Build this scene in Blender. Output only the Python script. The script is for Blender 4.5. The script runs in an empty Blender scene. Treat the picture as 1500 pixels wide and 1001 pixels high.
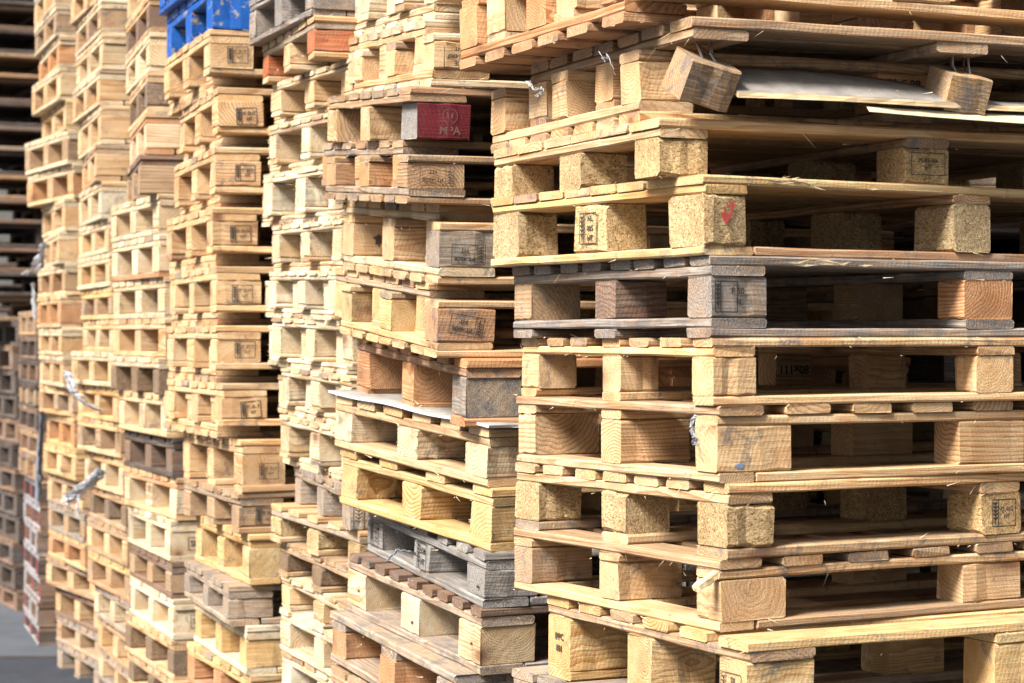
import bpy, math, random
from mathutils import Matrix, Vector
random.seed(7)
S = bpy.context.scene
COL = S.collection

# ------------------------------------------------------------------ camera, sky, sun, exposure
F = 3150.0; CX, CY = 750.0, 495.0; CAMZ = 1.58          # focal length in photo pixels, principal column, horizon row
cam = bpy.data.cameras.new('camera'); camo = bpy.data.objects.new('camera', cam); COL.objects.link(camo)
cam.sensor_width = 36; cam.lens = F / 1500 * 36
camo.location = (0, 0, CAMZ); camo.rotation_euler = (math.radians(90), 0, 0)
cam.shift_y = (CY - 500.5) / 1500
cam.clip_start = 0.05; cam.clip_end = 2000
cam.dof.use_dof = True; cam.dof.focus_distance = 4.5; cam.dof.aperture_fstop = 6.3
S.camera = camo
w = bpy.data.worlds.new("World"); S.world = w; w.use_nodes = True
nt = w.node_tree; nt.nodes.clear()
sky = nt.nodes.new('ShaderNodeTexSky'); sky.sky_type = 'NISHITA'; sky.sun_disc = False
SUN_AZ, SUN_EL = math.radians(-136), math.radians(45)     # azimuth clockwise from +Y: sun stands to the left, a little behind the camera
sky.sun_elevation = SUN_EL; sky.sun_rotation = SUN_AZ; sky.dust_density = 4.0; sky.air_density = 1.0
hs = nt.nodes.new('ShaderNodeHueSaturation'); hs.inputs['Saturation'].default_value = 0.22
bg = nt.nodes.new('ShaderNodeBackground'); bg.inputs['Strength'].default_value = 0.05
wo = nt.nodes.new('ShaderNodeOutputWorld')
nt.links.new(sky.outputs[0], hs.inputs['Color']); nt.links.new(hs.outputs[0], bg.inputs['Color']); nt.links.new(bg.outputs[0], wo.inputs['Surface'])
sun = bpy.data.lights.new('sun', 'SUN'); suno = bpy.data.objects.new('sun', sun); COL.objects.link(suno)
sun.energy = 4.2; sun.angle = math.radians(20); sun.color = (1.0, 0.955, 0.885)
sd = Vector((math.sin(SUN_AZ) * math.cos(SUN_EL), math.cos(SUN_AZ) * math.cos(SUN_EL), math.sin(SUN_EL)))
suno.rotation_euler = sd.to_track_quat('Z', 'Y').to_euler(); suno.location = (-3, -3, 8)
S.view_settings.view_transform = 'Standard'; S.view_settings.look = 'None'
S.view_settings.exposure = 1.72; S.view_settings.gamma = 1.0; S.view_settings.use_curve_mapping = False
S.render.engine = 'CYCLES'
S.cycles.max_bounces = 8; S.cycles.diffuse_bounces = 3

# ------------------------------------------------------------------ materials
class NG:
    def __init__(s, name):
        s.m = bpy.data.materials.new(name); s.m.use_nodes = True
        s.t = s.m.node_tree; s.b = s.t.nodes['Principled BSDF']
    def n(s, typ, **kw):
        o = s.t.nodes.new('ShaderNode' + typ)
        for k, v in kw.items(): setattr(o, k, v)
        return o
    def put(s, sock, v):
        if isinstance(v, bpy.types.NodeSocket): s.t.links.new(v, sock)
        else: sock.default_value = v
    def math(s, op, a, b=None, clamp=False):
        o = s.n('Math', operation=op, use_clamp=clamp); s.put(o.inputs[0], a)
        if b is not None: s.put(o.inputs[1], b)
        return o.outputs[0]
    def vmath(s, op, a, b=None):
        o = s.n('VectorMath', operation=op); s.put(o.inputs[0], a)
        if b is not None: s.put(o.inputs[1], b)
        return o.outputs[0]
    def noise(s, vec, scale, detail=3, rough=.55, dist=0):
        o = s.n('TexNoise'); s.put(o.inputs['Vector'], vec); o.inputs['Scale'].default_value = scale
        o.inputs['Detail'].default_value = detail; o.inputs['Roughness'].default_value = rough; o.inputs['Distortion'].default_value = dist
        return o.outputs['Fac']
    def ramp(s, fac, stops):
        o = s.n('ValToRGB'); s.put(o.inputs[0], fac); e = o.color_ramp.elements
        while len(e) > 1: e.remove(e[-1])
        e[0].position, e[0].color = stops[0][0], stops[0][1]
        for p, c in stops[1:]:
            x = e.new(p); x.color = c
        return o.outputs[0]
    def mix(s, fac, a, b, mode='MIX'):
        o = s.n('Mix', data_type='RGBA', blend_type=mode); s.put(o.inputs[0], fac); s.put(o.inputs[6], a); s.put(o.inputs[7], b)
        return o.outputs[2]
    def bump(s, h, strength, dist, normal=None):
        o = s.n('Bump'); o.inputs['Strength'].default_value = strength; o.inputs['Distance'].default_value = dist
        s.put(o.inputs['Height'], h)
        if normal is not None: s.put(o.inputs['Normal'], normal)
        return o.outputs[0]
def g(v): return (v, v, v, 1)

def wood_material(name, paint=None):
    N = NG(name)
    tc = N.n('TexCoord').outputs['Object']; oi = N.n('ObjectInfo')
    rnd = oi.outputs['Random']
    off = N.n('CombineXYZ')
    N.put(off.inputs[0], N.math('MULTIPLY', rnd, 37.7))
    r2 = N.math('FRACT', N.math('MULTIPLY', rnd, 17.31)); r3 = N.math('FRACT', N.math('MULTIPLY', rnd, 53.17)); r4 = N.math('FRACT', N.math('MULTIPLY', rnd, 91.7))
    N.put(off.inputs[1], N.math('MULTIPLY', r2, 11.0)); N.put(off.inputs[2], N.math('MULTIPLY', r3, 11.0))
    p = N.vmath('ADD', tc, off.outputs[0])                        # position plus a different offset for every piece
    sep = N.n('SeparateXYZ'); N.put(sep.inputs[0], tc)
    # long-grain coordinate: stretched along X
    ps = N.vmath('MULTIPLY', p, (0.12, 1.0, 1.0))
    warp = N.noise(ps, 9, 2); warp2 = N.noise(ps, 38, 2)
    # pith axis, off to one side of the piece
    y0 = N.math('MULTIPLY', N.math('SUBTRACT', r2, 0.5), 0.16); z0 = N.math('MULTIPLY', N.math('SUBTRACT', r3, 0.5), 0.16)
    dy = N.math('SUBTRACT', sep.outputs[1], y0); dz = N.math('SUBTRACT', sep.outputs[2], z0)
    rad = N.math('SQRT', N.math('ADD', N.math('MULTIPLY', dy, dy), N.math('MULTIPLY', dz, dz)))
    rad = N.math('ADD', rad, N.math('MULTIPLY', warp, 0.06)); rad = N.math('ADD', rad, N.math('MULTIPLY', warp2, 0.005))
    freq = N.math('ADD', 85.0, N.math('MULTIPLY', r4, 110.0))
    saw = N.math('FRACT', N.math('MULTIPLY', rad, freq))
    ring = N.ramp(saw, [(0, g(.05)), (.45, g(.3)), (.8, g(.95)), (.9, g(1)), (1, g(.05))])
    fib = N.noise(N.vmath('MULTIPLY', p, (6, 260, 260)), 1, 3, .7)
    fine = N.noise(N.vmath('MULTIPLY', p, (1, 1, 1)), 420, 2, .7)
    blot = N.noise(N.vmath('MULTIPLY', p, (.45, 1, 1)), 16, 4, .6)
    dirt = N.noise(p, 24, 5, .68, .6); dirt2 = N.noise(N.vmath('ADD', p, (5, 5, 5)), 9, 5, .62, .4)
    base = oi.outputs['Color']; wea = oi.outputs['Alpha']
    col = N.mix(N.math('MULTIPLY', ring, N.math('ADD', .36, N.math('MULTIPLY', N.math('FRACT', N.math('MULTIPLY', rnd, 29.3)), .64))), base, N.mix(1.0, base, (.60, .40, .24, 1), 'MULTIPLY'))
    col = N.mix(N.ramp(blot, [(.35, g(0)), (.68, g(.9))]), col, N.mix(1.0, col, (.80, .67, .52, 1), 'MULTIPLY'))
    col = N.mix(N.ramp(fib, [(.3, g(.5)), (.62, g(0))]), col, N.mix(1.0, col, (.66, .56, .45, 1), 'MULTIPLY'))
    col = N.mix(N.ramp(fib, [(.55, g(0)), (.8, g(.35))]), col, N.mix(.5, col, (.95, .88, .72, 1)))
    # knots
    v = N.n('TexVoronoi', feature='F1'); N.put(v.inputs['Vector'], N.vmath('ADD', N.vmath('MULTIPLY', p, (3.6, 7.5, 7.5)), (0, 0, 0))); v.inputs['Scale'].default_value = 1.0
    kd = N.math('ADD', v.outputs['Distance'], N.math('MULTIPLY', N.math('SUBTRACT', blot, .5), .12))
    kc = N.n('SeparateColor'); N.put(kc.inputs[0], v.outputs['Color'])
    kon = N.math('GREATER_THAN', kc.outputs[0], .38)
    kf = N.math('MULTIPLY', kon, N.ramp(kd, [(.0, g(1)), (.09, g(.8)), (.115, g(.55)), (.2, g(.25)), (.36, g(0))]))
    col = N.mix(kf, col, (.13, .055, .022, 1))
    # blue-black stain and dirt: more with weathering
    thr = N.math('SUBTRACT', N.math('SUBTRACT', .655, N.math('MULTIPLY', N.math('FRACT', N.math('MULTIPLY', rnd, 7.93)), .13)), N.math('MULTIPLY', wea, .22))
    st = N.math('MULTIPLY', N.math('SUBTRACT', dirt, thr), 7.0, clamp=True)
    col = N.mix(N.math('MULTIPLY', st, .72), col, (.075, .075, .078, 1))
    st2 = N.math('MULTIPLY', N.math('SUBTRACT', dirt2, N.math('SUBTRACT', .55, N.math('MULTIPLY', wea, .15))), 4.0, clamp=True)
    col = N.mix(N.math('MULTIPLY', st2, .45), col, N.mix(1.0, col, (.5, .44, .40, 1), 'MULTIPLY'))
    # silvering
    gm = N.math('MULTIPLY', wea, N.math('ADD', .45, N.math('MULTIPLY', N.math('SUBTRACT', 1.25, ring), .6)), clamp=True)
    gcol = N.ramp(fib, [(.3, (.06, .052, .047, 1)), (.5, (.19, .175, .16, 1)), (.72, (.38, .365, .35, 1))])
    col = N.mix(N.math('MULTIPLY', gm, N.ramp(dirt2, [(.35, g(.3)), (.58, g(1))])), col, gcol)
    if paint:
        th_ = .66 if 'red' in name else .57
        pm = N.ramp(N.noise(p, 30, 5, .7, .5), [(th_, g(1)), (th_ + .05, g(0))])
        pc = N.mix(N.ramp(blot, [(.3, g(0)), (.7, g(1))]), paint, N.mix(1.0, paint, (.55, .6, .7, 1), 'MULTIPLY'))
        col = N.mix(pm, col, pc)
    N.put(N.b.inputs['Base Color'], col)
    N.put(N.b.inputs['Roughness'], .45 if paint else N.math('ADD', .62, N.math('MULTIPLY', blot, .25)))
    N.b.inputs['Specular IOR Level'].default_value = .3
    # relief: fibre, rings and slanted saw marks
    wv = N.n('TexWave', wave_type='BANDS', bands_direction='DIAGONAL'); N.put(wv.inputs['Vector'], N.vmath('MULTIPLY', p, (1.0, .35, .35)))
    wv.inputs['Scale'].default_value = 60; wv.inputs['Distortion'].default_value = 3; wv.inputs['Detail'].default_value = 2
    h = N.math('ADD', N.math('MULTIPLY', fib, .8), N.math('MULTIPLY', wv.outputs['Fac'], .14))
    h = N.math('ADD', h, N.math('MULTIPLY', fine, .7)); h = N.math('ADD', h, N.math('MULTIPLY', ring, -.12)); h = N.math('ADD', h, N.math('MULTIPLY', blot, 1.2))
    N.put(N.b.inputs['Normal'], N.bump(h, .75, .0022))
    return N.m

def chip_material():
    N = NG('chipboard')
    tc = N.n('TexCoord').outputs['Object']; oi = N.n('ObjectInfo')
    off = N.n('CombineXYZ'); N.put(off.inputs[0], N.math('MULTIPLY', oi.outputs['Random'], 13.7)); N.put(off.inputs[1], N.math('MULTIPLY', oi.outputs['Random'], 5.1))
    p = N.vmath('ADD', tc, off.outputs[0])
    n0 = N.n('TexNoise'); N.put(n0.inputs['Vector'], p); n0.inputs['Scale'].default_value = 90; n0.inputs['Detail'].default_value = 2
    q = N.vmath('ADD', p, N.vmath('MULTIPLY', N.vmath('SUBTRACT', n0.outputs['Color'], (.5, .5, .5)), (.012, .012, .012)))
    def flakes(rot, sc):
        mp = N.n('Mapping'); N.put(mp.inputs['Vector'], q); mp.inputs['Rotation'].default_value = rot; mp.inputs['Scale'].default_value = sc
        v = N.n('TexVoronoi', feature='F1'); N.put(v.inputs['Vector'], mp.outputs[0]); v.inputs['Scale'].default_value = 1
        c = N.n('SeparateColor'); N.put(c.inputs[0], v.outputs['Color']); return c.outputs[0], v.outputs['Distance']
    a, ad = flakes((.3, .8, .5), (110, 360, 360)); b, bd = flakes((1.2, .2, 2.1), (150, 440, 440))
    sel = N.math('GREATER_THAN', N.noise(q, 150, 1), .5)
    fl = N.math('ADD', N.math('MULTIPLY', sel, a), N.math('MULTIPLY', N.math('SUBTRACT', 1.0, sel), b))
    fac = N.ramp(fl, [(0, (.40, .29, .19, 1)), (.2, (.72, .61, .49, 1)), (.5, (.98, .93, .84, 1)), (.88, (1.15, 1.1, .98, 1)), (1, (1.5, 1.48, 1.4, 1))])
    col = N.mix(1.0, oi.outputs['Color'], fac, 'MULTIPLY')
    big = N.noise(p, 14, 4, .6)
    col = N.mix(N.ramp(big, [(.4, g(0)), (.75, g(.55))]), col, N.mix(1.0, col, (.55, .46, .38, 1), 'MULTIPLY'))
    col = N.mix(N.ramp(N.noise(p, 38, 5, .7), [(.60, g(0)), (.72, g(.6))]), col, (.09, .07, .055, 1))
    col = N.mix(N.math('MULTIPLY', oi.outputs['Alpha'], N.ramp(big, [(.3, g(.3)), (.6, g(.8))])), col, (.16, .14, .125, 1))
    N.put(N.b.inputs['Base Color'], col); N.b.inputs['Roughness'].default_value = .85; N.b.inputs['Specular IOR Level'].default_value = .2
    h = N.math('ADD', fl, N.noise(p, 500, 2)); h = N.math('ADD', h, N.math('MULTIPLY', N.noise(p, 40, 2), 1.6))
    N.put(N.b.inputs['Normal'], N.bump(h, .9, .003))
    return N.m

def plain(name, color, rough=.6, metal=0, nscale=60, var=.25, bump=.3):
    N = NG(name); tc = N.n('TexCoord').outputs['Object']
    n = N.noise(tc, nscale, 4, .6)
    col = N.mix(N.ramp(n, [(.3, g(0)), (.7, g(1))]), color, tuple(c * (1 - var) for c in color[:3]) + (1,))
    N.put(N.b.inputs['Base Color'], col); N.b.inputs['Roughness'].default_value = rough; N.b.inputs['Metallic'].default_value = metal
    N.put(N.b.inputs['Normal'], N.bump(n, bump, .002)); return N.m

M = {'wood': wood_material('weathered_wood'), 'blue': wood_material('blue_paint_on_wood', (.006, .085, .34, 1)),
     'red': wood_material('dark_red_paint_on_wood', (.115, .012, .017, 1)), 'pinkred': wood_material('red_paint_on_wood', (.20, .045, .05, 1)),
     'white': wood_material('white_paint_on_wood', (.30, .285, .28, 1)), 'chip': chip_material(),
     'ink': plain('black_stamp_ink', (.025, .022, .02, 1), .7), 'faint': plain('faded_brown_ink', (.065, .04, .025, 1), .7),
     'emblem': plain('faded_grey_print', (.125, .05, .045, 1), .7), 'redmark': plain('red_marker_paint', (.42, .05, .045, 1), .6),
     'rust': plain('rusty_nail_steel', (.17, .075, .04, 1), .6, .6, 300), 'steel': plain('dull_nail_steel', (.25, .24, .23, 1), .4, .8, 300),
     'plastic': plain('torn_white_plastic_film', (.50, .51, .54, 1), .3, 0, 40, .2, .6), 'greystrap': plain('grey_plastic_strap', (.13, .145, .18, 1), .4, 0, 40, .2, .5),
     'sheet': plain('grey_sheet_face', (.26, .235, .21, 1), .75, 0, 22, .5, .5), 'sheetedge': plain('white_sheet_edge', (.58, .58, .58, 1), .5, 0, 40, .3, .3),
     'splinter': plain('fresh_splinter_wood', (.56, .45, .28, 1), .8, 0, 120, .2)}

M['plastic'].node_tree.nodes['Principled BSDF'].inputs['Alpha'].default_value = .55
# ------------------------------------------------------------------ helpers
def link(o, parent=None):
    COL.objects.link(o)
    if parent is not None: o.parent = parent
    return o
_cache = {}
def piece_mesh(L, W, T, mat, hi, var):
    """one sawn piece, long grain along X, centred: eight-sided section with worn arrises, uneven along its length"""
    key = (round(L, 3), round(W, 3), round(T, 4), mat, hi, var)
    if key in _cache: return _cache[key]
    rr = random.Random(hash(key[:3]) + var * 71)
    board = L > 3 * W
    n = (7 if board else 5) if hi else (2 if board else 1)
    j = (.0011 if hi else .0008) * (1 if board else 1.25)
    c0 = .0022
    if mat == 'chip': j *= 1.5; c0 = .0042
    vs, fs = [], []
    cs = [[abs(rr.gauss(c0, c0 * .35)) + .0008 for _ in range(4)] for _ in range(2)]
    for i in range(n + 1):
        t = i / n; x = -L / 2 + L * t
        yw = rr.gauss(0, j); zw = rr.gauss(0, j * .5)
        for ci, (sy, sz) in enumerate(((-1, -1), (1, -1), (1, 1), (-1, 1))):
            c = cs[0][ci] * (1 - t) + cs[1][ci] * t + abs(rr.gauss(0, j * .7))
            a = (sy * (W / 2 - c), sz * T / 2); b = (sy * W / 2, sz * (T / 2 - c))
            for (yy, zz) in ((a, b) if ci in (1, 3) else (b, a)):
                ex = rr.gauss(0, j * .8) if i in (0, n) else rr.gauss(0, L / n * .12)
                vs.append((x + ex, yy + yw + rr.gauss(0, j * .35), zz + zw + rr.gauss(0, j * .2)))
    for i in range(n):
        for k in range(8):
            a = i * 8 + k; b = i * 8 + (k + 1) % 8
            fs.append((a, b, b + 8, a + 8))
    fs.append(tuple(range(7, -1, -1))); fs.append(tuple(n * 8 + k for k in range(8)))
    me = bpy.data.meshes.new('sawn_piece'); me.from_pydata(vs, [], fs); me.update()
    me.materials.append(M[mat])
    if mat == 'red':
        me.materials.append(M['wood'])
        for p_ in list(me.polygons)[-2:]: p_.material_index = 1
    _cache[key] = me
    return me

def piece(name, L, W, T, pos, axis, root, col, wea=0, mat='wood', hi=True, rot=None):
    """axis 'x' / 'y' / 'z': direction of the grain in the pallet's frame"""
    L = round(L / .005) * .005; 
    o = bpy.data.objects.new(name, piece_mesh(L, W, T, mat, hi, random.randrange(3)))
    o.color = (col[0], col[1], col[2], max(0, min(1, wea)))
    link(o, root); o.location = pos
    r = random.choice((0, math.pi))
    o.rotation_euler = (r, 0, (math.pi / 2 if axis == 'y' else 0) + random.choice((0, math.pi)))
    if rot: o.rotation_euler = rot
    return o

def mesh_obj(name, vs, fs, mats, parent=None, fm=None, smooth=False):
    me = bpy.data.meshes.new(name); me.from_pydata(vs, [], fs); me.update()
    for m in (mats if isinstance(mats, list) else [mats]): me.materials.append(m)
    if fm:
        for p_, i in zip(me.polygons, fm): p_.material_index = i
    if smooth:
        for p_ in me.polygons: p_.use_smooth = True
    o = bpy.data.objects.new(name, me); return link(o, parent)
def tag(o, label=None, cat=None, group=None, kind=None):
    if label: o['label'] = label
    if cat: o['category'] = cat
    if group: o['group'] = group
    if kind: o['kind'] = kind
    return o

# --- printed stamps: flat lettering, drawn in local XZ, facing -Y
def text_tris(body, size, x, z, rot=0):
    cu = bpy.data.curves.new('t', 'FONT'); cu.body = body; cu.size = size; cu.align_x = 'CENTER'; cu.align_y = 'CENTER'; cu.resolution_u = 2
    cu.offset = size * .028
    ob = bpy.data.objects.new('t', cu); COL.objects.link(ob)
    bpy.context.view_layer.update()
    me = bpy.data.meshes.new_from_object(ob.evaluated_get(bpy.context.evaluated_depsgraph_get()))
    c, s_ = math.cos(rot), math.sin(rot)
    vs = [(x + v.co.x * c - v.co.y * s_, 0, z + v.co.x * s_ + v.co.y * c) for v in me.vertices]
    fs = [tuple(p_.vertices) for p_ in me.polygons]
    bpy.data.objects.remove(ob); bpy.data.curves.remove(cu); bpy.data.meshes.remove(me)
    return vs, fs
_st = {}
def stamp_mesh(lines, W, H, size, wheat='left', frame=True, mat='ink'):
    key = (tuple(lines), W, H, size, wheat, frame, mat)
    if key in _st: return _st[key]
    vs, fs = [], []
    def quad(x0, z0, x1, z1, w_):
        d = Vector((x1 - x0, z1 - z0)); l = d.length; nx, nz = -d.y / l * w_ / 2, d.x / l * w_ / 2
        k = len(vs); vs.extend([(x0 - nx, 0, z0 - nz), (x1 - nx, 0, z1 - nz), (x1 + nx, 0, z1 + nz), (x0 + nx, 0, z0 + nz)]); fs.append((k, k + 1, k + 2, k + 3))
    lw = .0016 if W > .066 else .0026; a, b = -W / 2, W / 2; cx = a + W * .24 if wheat else a
    if wheat == 'right': cx = b - W * .24
    if frame:
        for q in ((a, -H / 2, b, -H / 2), (a, H / 2, b, H / 2), (a, -H / 2, a, H / 2), (b, -H / 2, b, H / 2)): quad(*q, lw)
        if wheat: quad(cx, -H / 2, cx, H / 2, lw)
    if wheat:
        m = (a + cx) / 2 if wheat == 'left' else (b + cx) / 2; hw = W * .08
        quad(m, -H * .42, m, H * .42, lw)
        for i in range(5):
            z = -H * .25 + i * H * .14
            quad(m, z, m - hw, z + H * .1, lw * 1.4); quad(m, z, m + hw, z + H * .1, lw * 1.4)
    tx = ((cx + b) / 2 if wheat == 'left' else (a + cx) / 2) if wheat else 0
    for i, ln in enumerate(lines):
        z = ((len(lines) - 1) / 2 - i) * size * 1.25
        tv, tf = text_tris(ln, size, tx, z); k = len(vs); vs.extend(tv); fs.extend(tuple(q + k for q in f_) for f_ in tf)
    me = bpy.data.meshes.new('stamp'); me.from_pydata(vs, [], fs); me.materials.append(M[mat]); me.update(); _st[key] = me
    return me
def put_stamp(block, side, half, me, dx=0, dz=0, flip=False, spin=0, lift=.0022, name='stamp'):
    """print on the block face turned to the camera (side 'r') or to the alley (side 'l')"""
    o = bpy.data.objects.new(name, me); link(o, block)
    Bm = Matrix.Translation(block.location) @ block.rotation_euler.to_matrix().to_4x4()
    R = Matrix.Rotation(-math.pi / 2, 4, 'Z') if side == 'l' else Matrix.Identity(4)
    if block.data.materials[0] == M['chip']: lift += .0022
    base = Matrix.Translation(block.location) @ R @ Matrix.Translation((dx, -(half + lift), dz)) @ Matrix.Rotation((math.pi if flip else 0) + spin, 4, 'Y')
    o.matrix_local = Bm.inverted() @ base
    return o

# ------------------------------------------------------------------ wood colours (real reflectances; dark also carries far-left and rear shade)
FAM = {'pine': ((.54, .40, .24), .05, 'light pine'), 'pale': ((.57, .50, .365), .04, 'pale whitish'), 'yellow': ((.53, .395, .20), .06, 'yellow pine'),
       'tan': ((.38, .27, .16), .2, 'dull tan'), 'orange': ((.47, .275, .145), .04, 'orange toned'), 'grey': ((.31, .235, .175), .66, 'weathered grey'),
       'silver': ((.27, .25, .23), 1.0, 'silver-grey'), 'greyish': ((.38, .30, .215), .45, 'greying pine'), 'brown': ((.18, .11, .07), .2, 'dark brown'), 'dark': ((.065, .05, .045), .12, 'dark toned'),
       'rust': ((.40, .14, .06), .0, 'reddish brown'), 'blue': ((.3, .3, .3), .1, 'bright blue painted'), 'white': ((.60, .55, .43), .0, 'clean cream'),
       'chip': ((.45, .345, .205), .0, 'chipboard block'), 'chipdark': ((.22, .155, .105), .25, 'brown chipboard block')}
BLK_LOOK = {'chip': 'with chipboard blocks', 'chipdark': 'with dark chipboard blocks', 'rust': 'with reddish brown blocks'}

def vary(c, s_=.08):
    k = 1 + random.gauss(0, s_); h = random.gauss(0, s_ * .35)
    return (max(.02, c[0] * k * (1 + h)), max(.02, c[1] * k), max(.02, c[2] * k * (1 - h * 1.6)))

def make_pallet(a, b, H, t, fam, blk, hi, opt):
    """local frame: x along the right-hand face, y back along the alley face, z up; origin at the near lower corner"""
    root = bpy.data.objects.new('pallet', None); root.empty_display_size = .1; link(root)
    inv = opt.get('inv', False); deck = opt.get('deck', 'x'); bottom = opt.get('bottom', 'r2')
    col, wea, _ = FAM[fam]; mat = 'blue' if fam == 'blue' else 'wood'
    nb = {'r2': 1, 'p': 1, 'none': 0, 'double': 2}[bottom]
    hb = H - (2 + nb) * t
    Z = (lambda z: H - z) if inv else (lambda z: z)
    bw1, bw2 = opt.get('bw', (.095, .14))
    sw = bw2 if deck == 'x' else bw1                              # stringer width follows the blocks
    kx = (bw2 / 2 + .002, b / 2, b - bw2 / 2 - .002); ky = (bw1 / 2 + .002, a / 2, a - bw1 / 2 - .002)
    def bd(name, L, W, pos, ax, c=None, wv=None, m_=None):
        cc = vary(c or col); ww = (wea if wv is None else wv) + random.gauss(0, .06)
        if random.random() < .10 and not c and fam not in ('blue', 'grey', 'dark'): cc = vary(FAM[random.choice(('tan', 'greyish', 'orange'))][0]); ww += .15
        o = piece(name, L - random.uniform(0, .006), W, t - .0004, (pos[0], pos[1], Z(pos[2])), ax, root, cc, ww, m_ or mat, hi)
        o.rotation_euler.z += random.gauss(0, .0025); return o
    # deck
    zt = H - t / 2
    nd = opt.get('nd', 7); dwid = opt.get('dw', .098)
    dc = FAM[opt['deckfam']] if 'deckfam' in opt else None
    span = a if deck == 'x' else b
    if opt.get('dense'): dwid = span / nd - .004
    for i in range(nd):
        if i in opt.get('skipdeck', ()): continue
        wv = dwid * random.uniform(.93, 1.05) if not opt.get('dense') else dwid
        u = wv / 2 + (span - wv) * i / (nd - 1)
        if 0 < i < nd - 1 and not opt.get('dense'): u += random.gauss(0, .008)
        kw = dict(c=dc[0], wv=dc[1]) if dc else {}
        if deck == 'x': bd('deck_board', b, wv, (b / 2, u, zt), 'x', **kw)
        else: bd('deck_board', a, wv, (u, a / 2, zt), 'y', **kw)
    # stringers
    zs = H - 1.5 * t
    sc = FAM[opt['strfam']] if 'strfam' in opt else None; kw = dict(c=sc[0], wv=sc[1]) if sc else {}
    for i in range(3):
        if deck == 'x': bd('stringer_board', a, sw * .98, (kx[i], a / 2, zs), 'y', **kw)
        else: bd('stringer_board', b, sw * .98, (b / 2, ky[i], zs), 'x', **kw)
    # blocks
    bc, bwea, _ = FAM[blk]; bmat = {'chip': 'chip', 'chipdark': 'chip', 'blue': 'blue'}.get(blk, 'wood')
    grain = opt.get('grain'); blocks = {}
    over = opt.get('over', {})
    for i in range(3):
        for k in range(3):
            if (i, k) in opt.get('skip', ()): continue
            if random.random() < .012 and i and bmat == 'wood' and not opt.get('whole'): continue
            c2, w2, m2 = bc, bwea, bmat
            if (i, k) in over:
                f_ = over[(i, k)]; c2, w2, _ = FAM[f_]; m2 = {'chip': 'chip', 'chipdark': 'chip'}.get(f_, 'wood')
            gx = grain or random.choice('xxy')
            d1, d2 = bw1 * random.uniform(.96, 1.02), bw2 * random.uniform(.97, 1.02)
            if opt.get('rough'): d1 *= random.uniform(.88, 1.06)
            pos = (kx[i], ky[k] + random.gauss(0, .002), Z(nb * t + hb / 2))
            if gx == 'x': o = piece('block', d2, d1, hb - .0006, pos, 'x', root, vary(c2, .06), w2 + random.gauss(0, .05), m2, hi)
            else: o = piece('block', d1, d2, hb - .0006, pos, 'y', root, vary(c2, .06), w2 + random.gauss(0, .05), m2, hi)
            if opt.get('rough') or opt.get('loose'): o.rotation_euler.z += random.gauss(0, .02 if opt.get('rough') else .05)
            blocks[(i, k)] = o
    # bottom boards
    if bottom == 'r2':
        for k in range(3):
            if k not in opt.get('skipbottom', ()): bd('bottom_board', b, bw1, (b / 2, ky[k], t / 2), 'x')
    elif bottom in ('p', 'double'):
        z1 = t / 2 if bottom == 'p' else 1.5 * t; w1 = bw1 if bottom == 'p' else bw2
        for i in (0, 2): bd('bottom_board', a, w1, (w1 / 2 + .001 if i == 0 else b - w1 / 2, a / 2, z1), 'y')
        if bottom == 'p':
            for k in range(3): bd('bottom_board', b - 2 * w1 - .012, bw1, (b / 2, ky[k], t / 2), 'x')
        else:
            bd('bottom_board', a, w1, (b / 2, a / 2, z1), 'y')
            for k in range(3): bd('bottom_board', b, bw1, (b / 2, ky[k], t / 2), 'x')
    # fuzz and splinters left by the saw
    if hi:
        vs, fs = [], []
        for _ in range(opt.get('splinters', 30)):
            z = random.choice((t * nb, H - 2 * t, H - t, H, 0.0)); z = Z(z) + random.gauss(0, .001)
            if random.random() < .5: p0 = Vector((random.uniform(0, b * .9), -.001, z)); d = Vector((random.gauss(0, 1), -random.uniform(.02, .5), random.gauss(0, .35)))
            else: p0 = Vector((-.001, random.uniform(0, a), z)); d = Vector((-random.uniform(.02, .5), random.gauss(0, 1), random.gauss(0, .35)))
            d.normalize(); l = random.choice((.006, .01, .014, .03)) * random.uniform(.6, 1.3); q = len(vs); wd = random.uniform(.0004, .0009)
            p1 = p0 + d * l + Vector((0, 0, -l * random.uniform(0, .4)))
            vs += [p0 + Vector((0, 0, wd)), p0 + Vector((wd, wd, -wd)), p0 + Vector((-wd, -wd, -wd)), p1]
            fs += [(q, q + 1, q + 3), (q + 1, q + 2, q + 3), (q + 2, q, q + 3)]
        if opt.get('rough'):
            for (i, k), bo in blocks.items():
                if i == 2 and k: continue
                for xx, yy in ((kx[i] - bw2 / 2, ky[k] - bw1 / 2), (kx[i] - bw2 / 2, ky[k] + bw1 / 2), (kx[i] + bw2 / 2, ky[k] - bw1 / 2)):
                    if xx < 0: xx = 0.0
                    for _ in range(random.randrange(3, 12)):
                        z = bo.location.z + random.uniform(-hb / 2, hb / 2); q = len(vs); w3 = random.uniform(.0009, .0030); l = random.uniform(.001, .005)
                        sx = 1 if xx > kx[i] else -1
                        vs += [(xx - sx * .002, yy, z - w3), (xx - sx * .002, yy, z + w3), (xx - sx * .002, yy + .002, z), (xx + sx * l, yy + random.gauss(0, .002), z + random.gauss(0, .001))]
                        fs += [(q, q + 1, q + 3), (q + 1, q + 2, q + 3), (q + 2, q, q + 3)]
        tag(mesh_obj('splinters', vs, fs, M['splinter'], root), kind='stuff')
    return root, blocks, dict(t=t, hb=hb, H=H, a=a, b=b, bw=(bw1, bw2), kx=kx, ky=ky, Z=Z, nb=nb)

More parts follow.
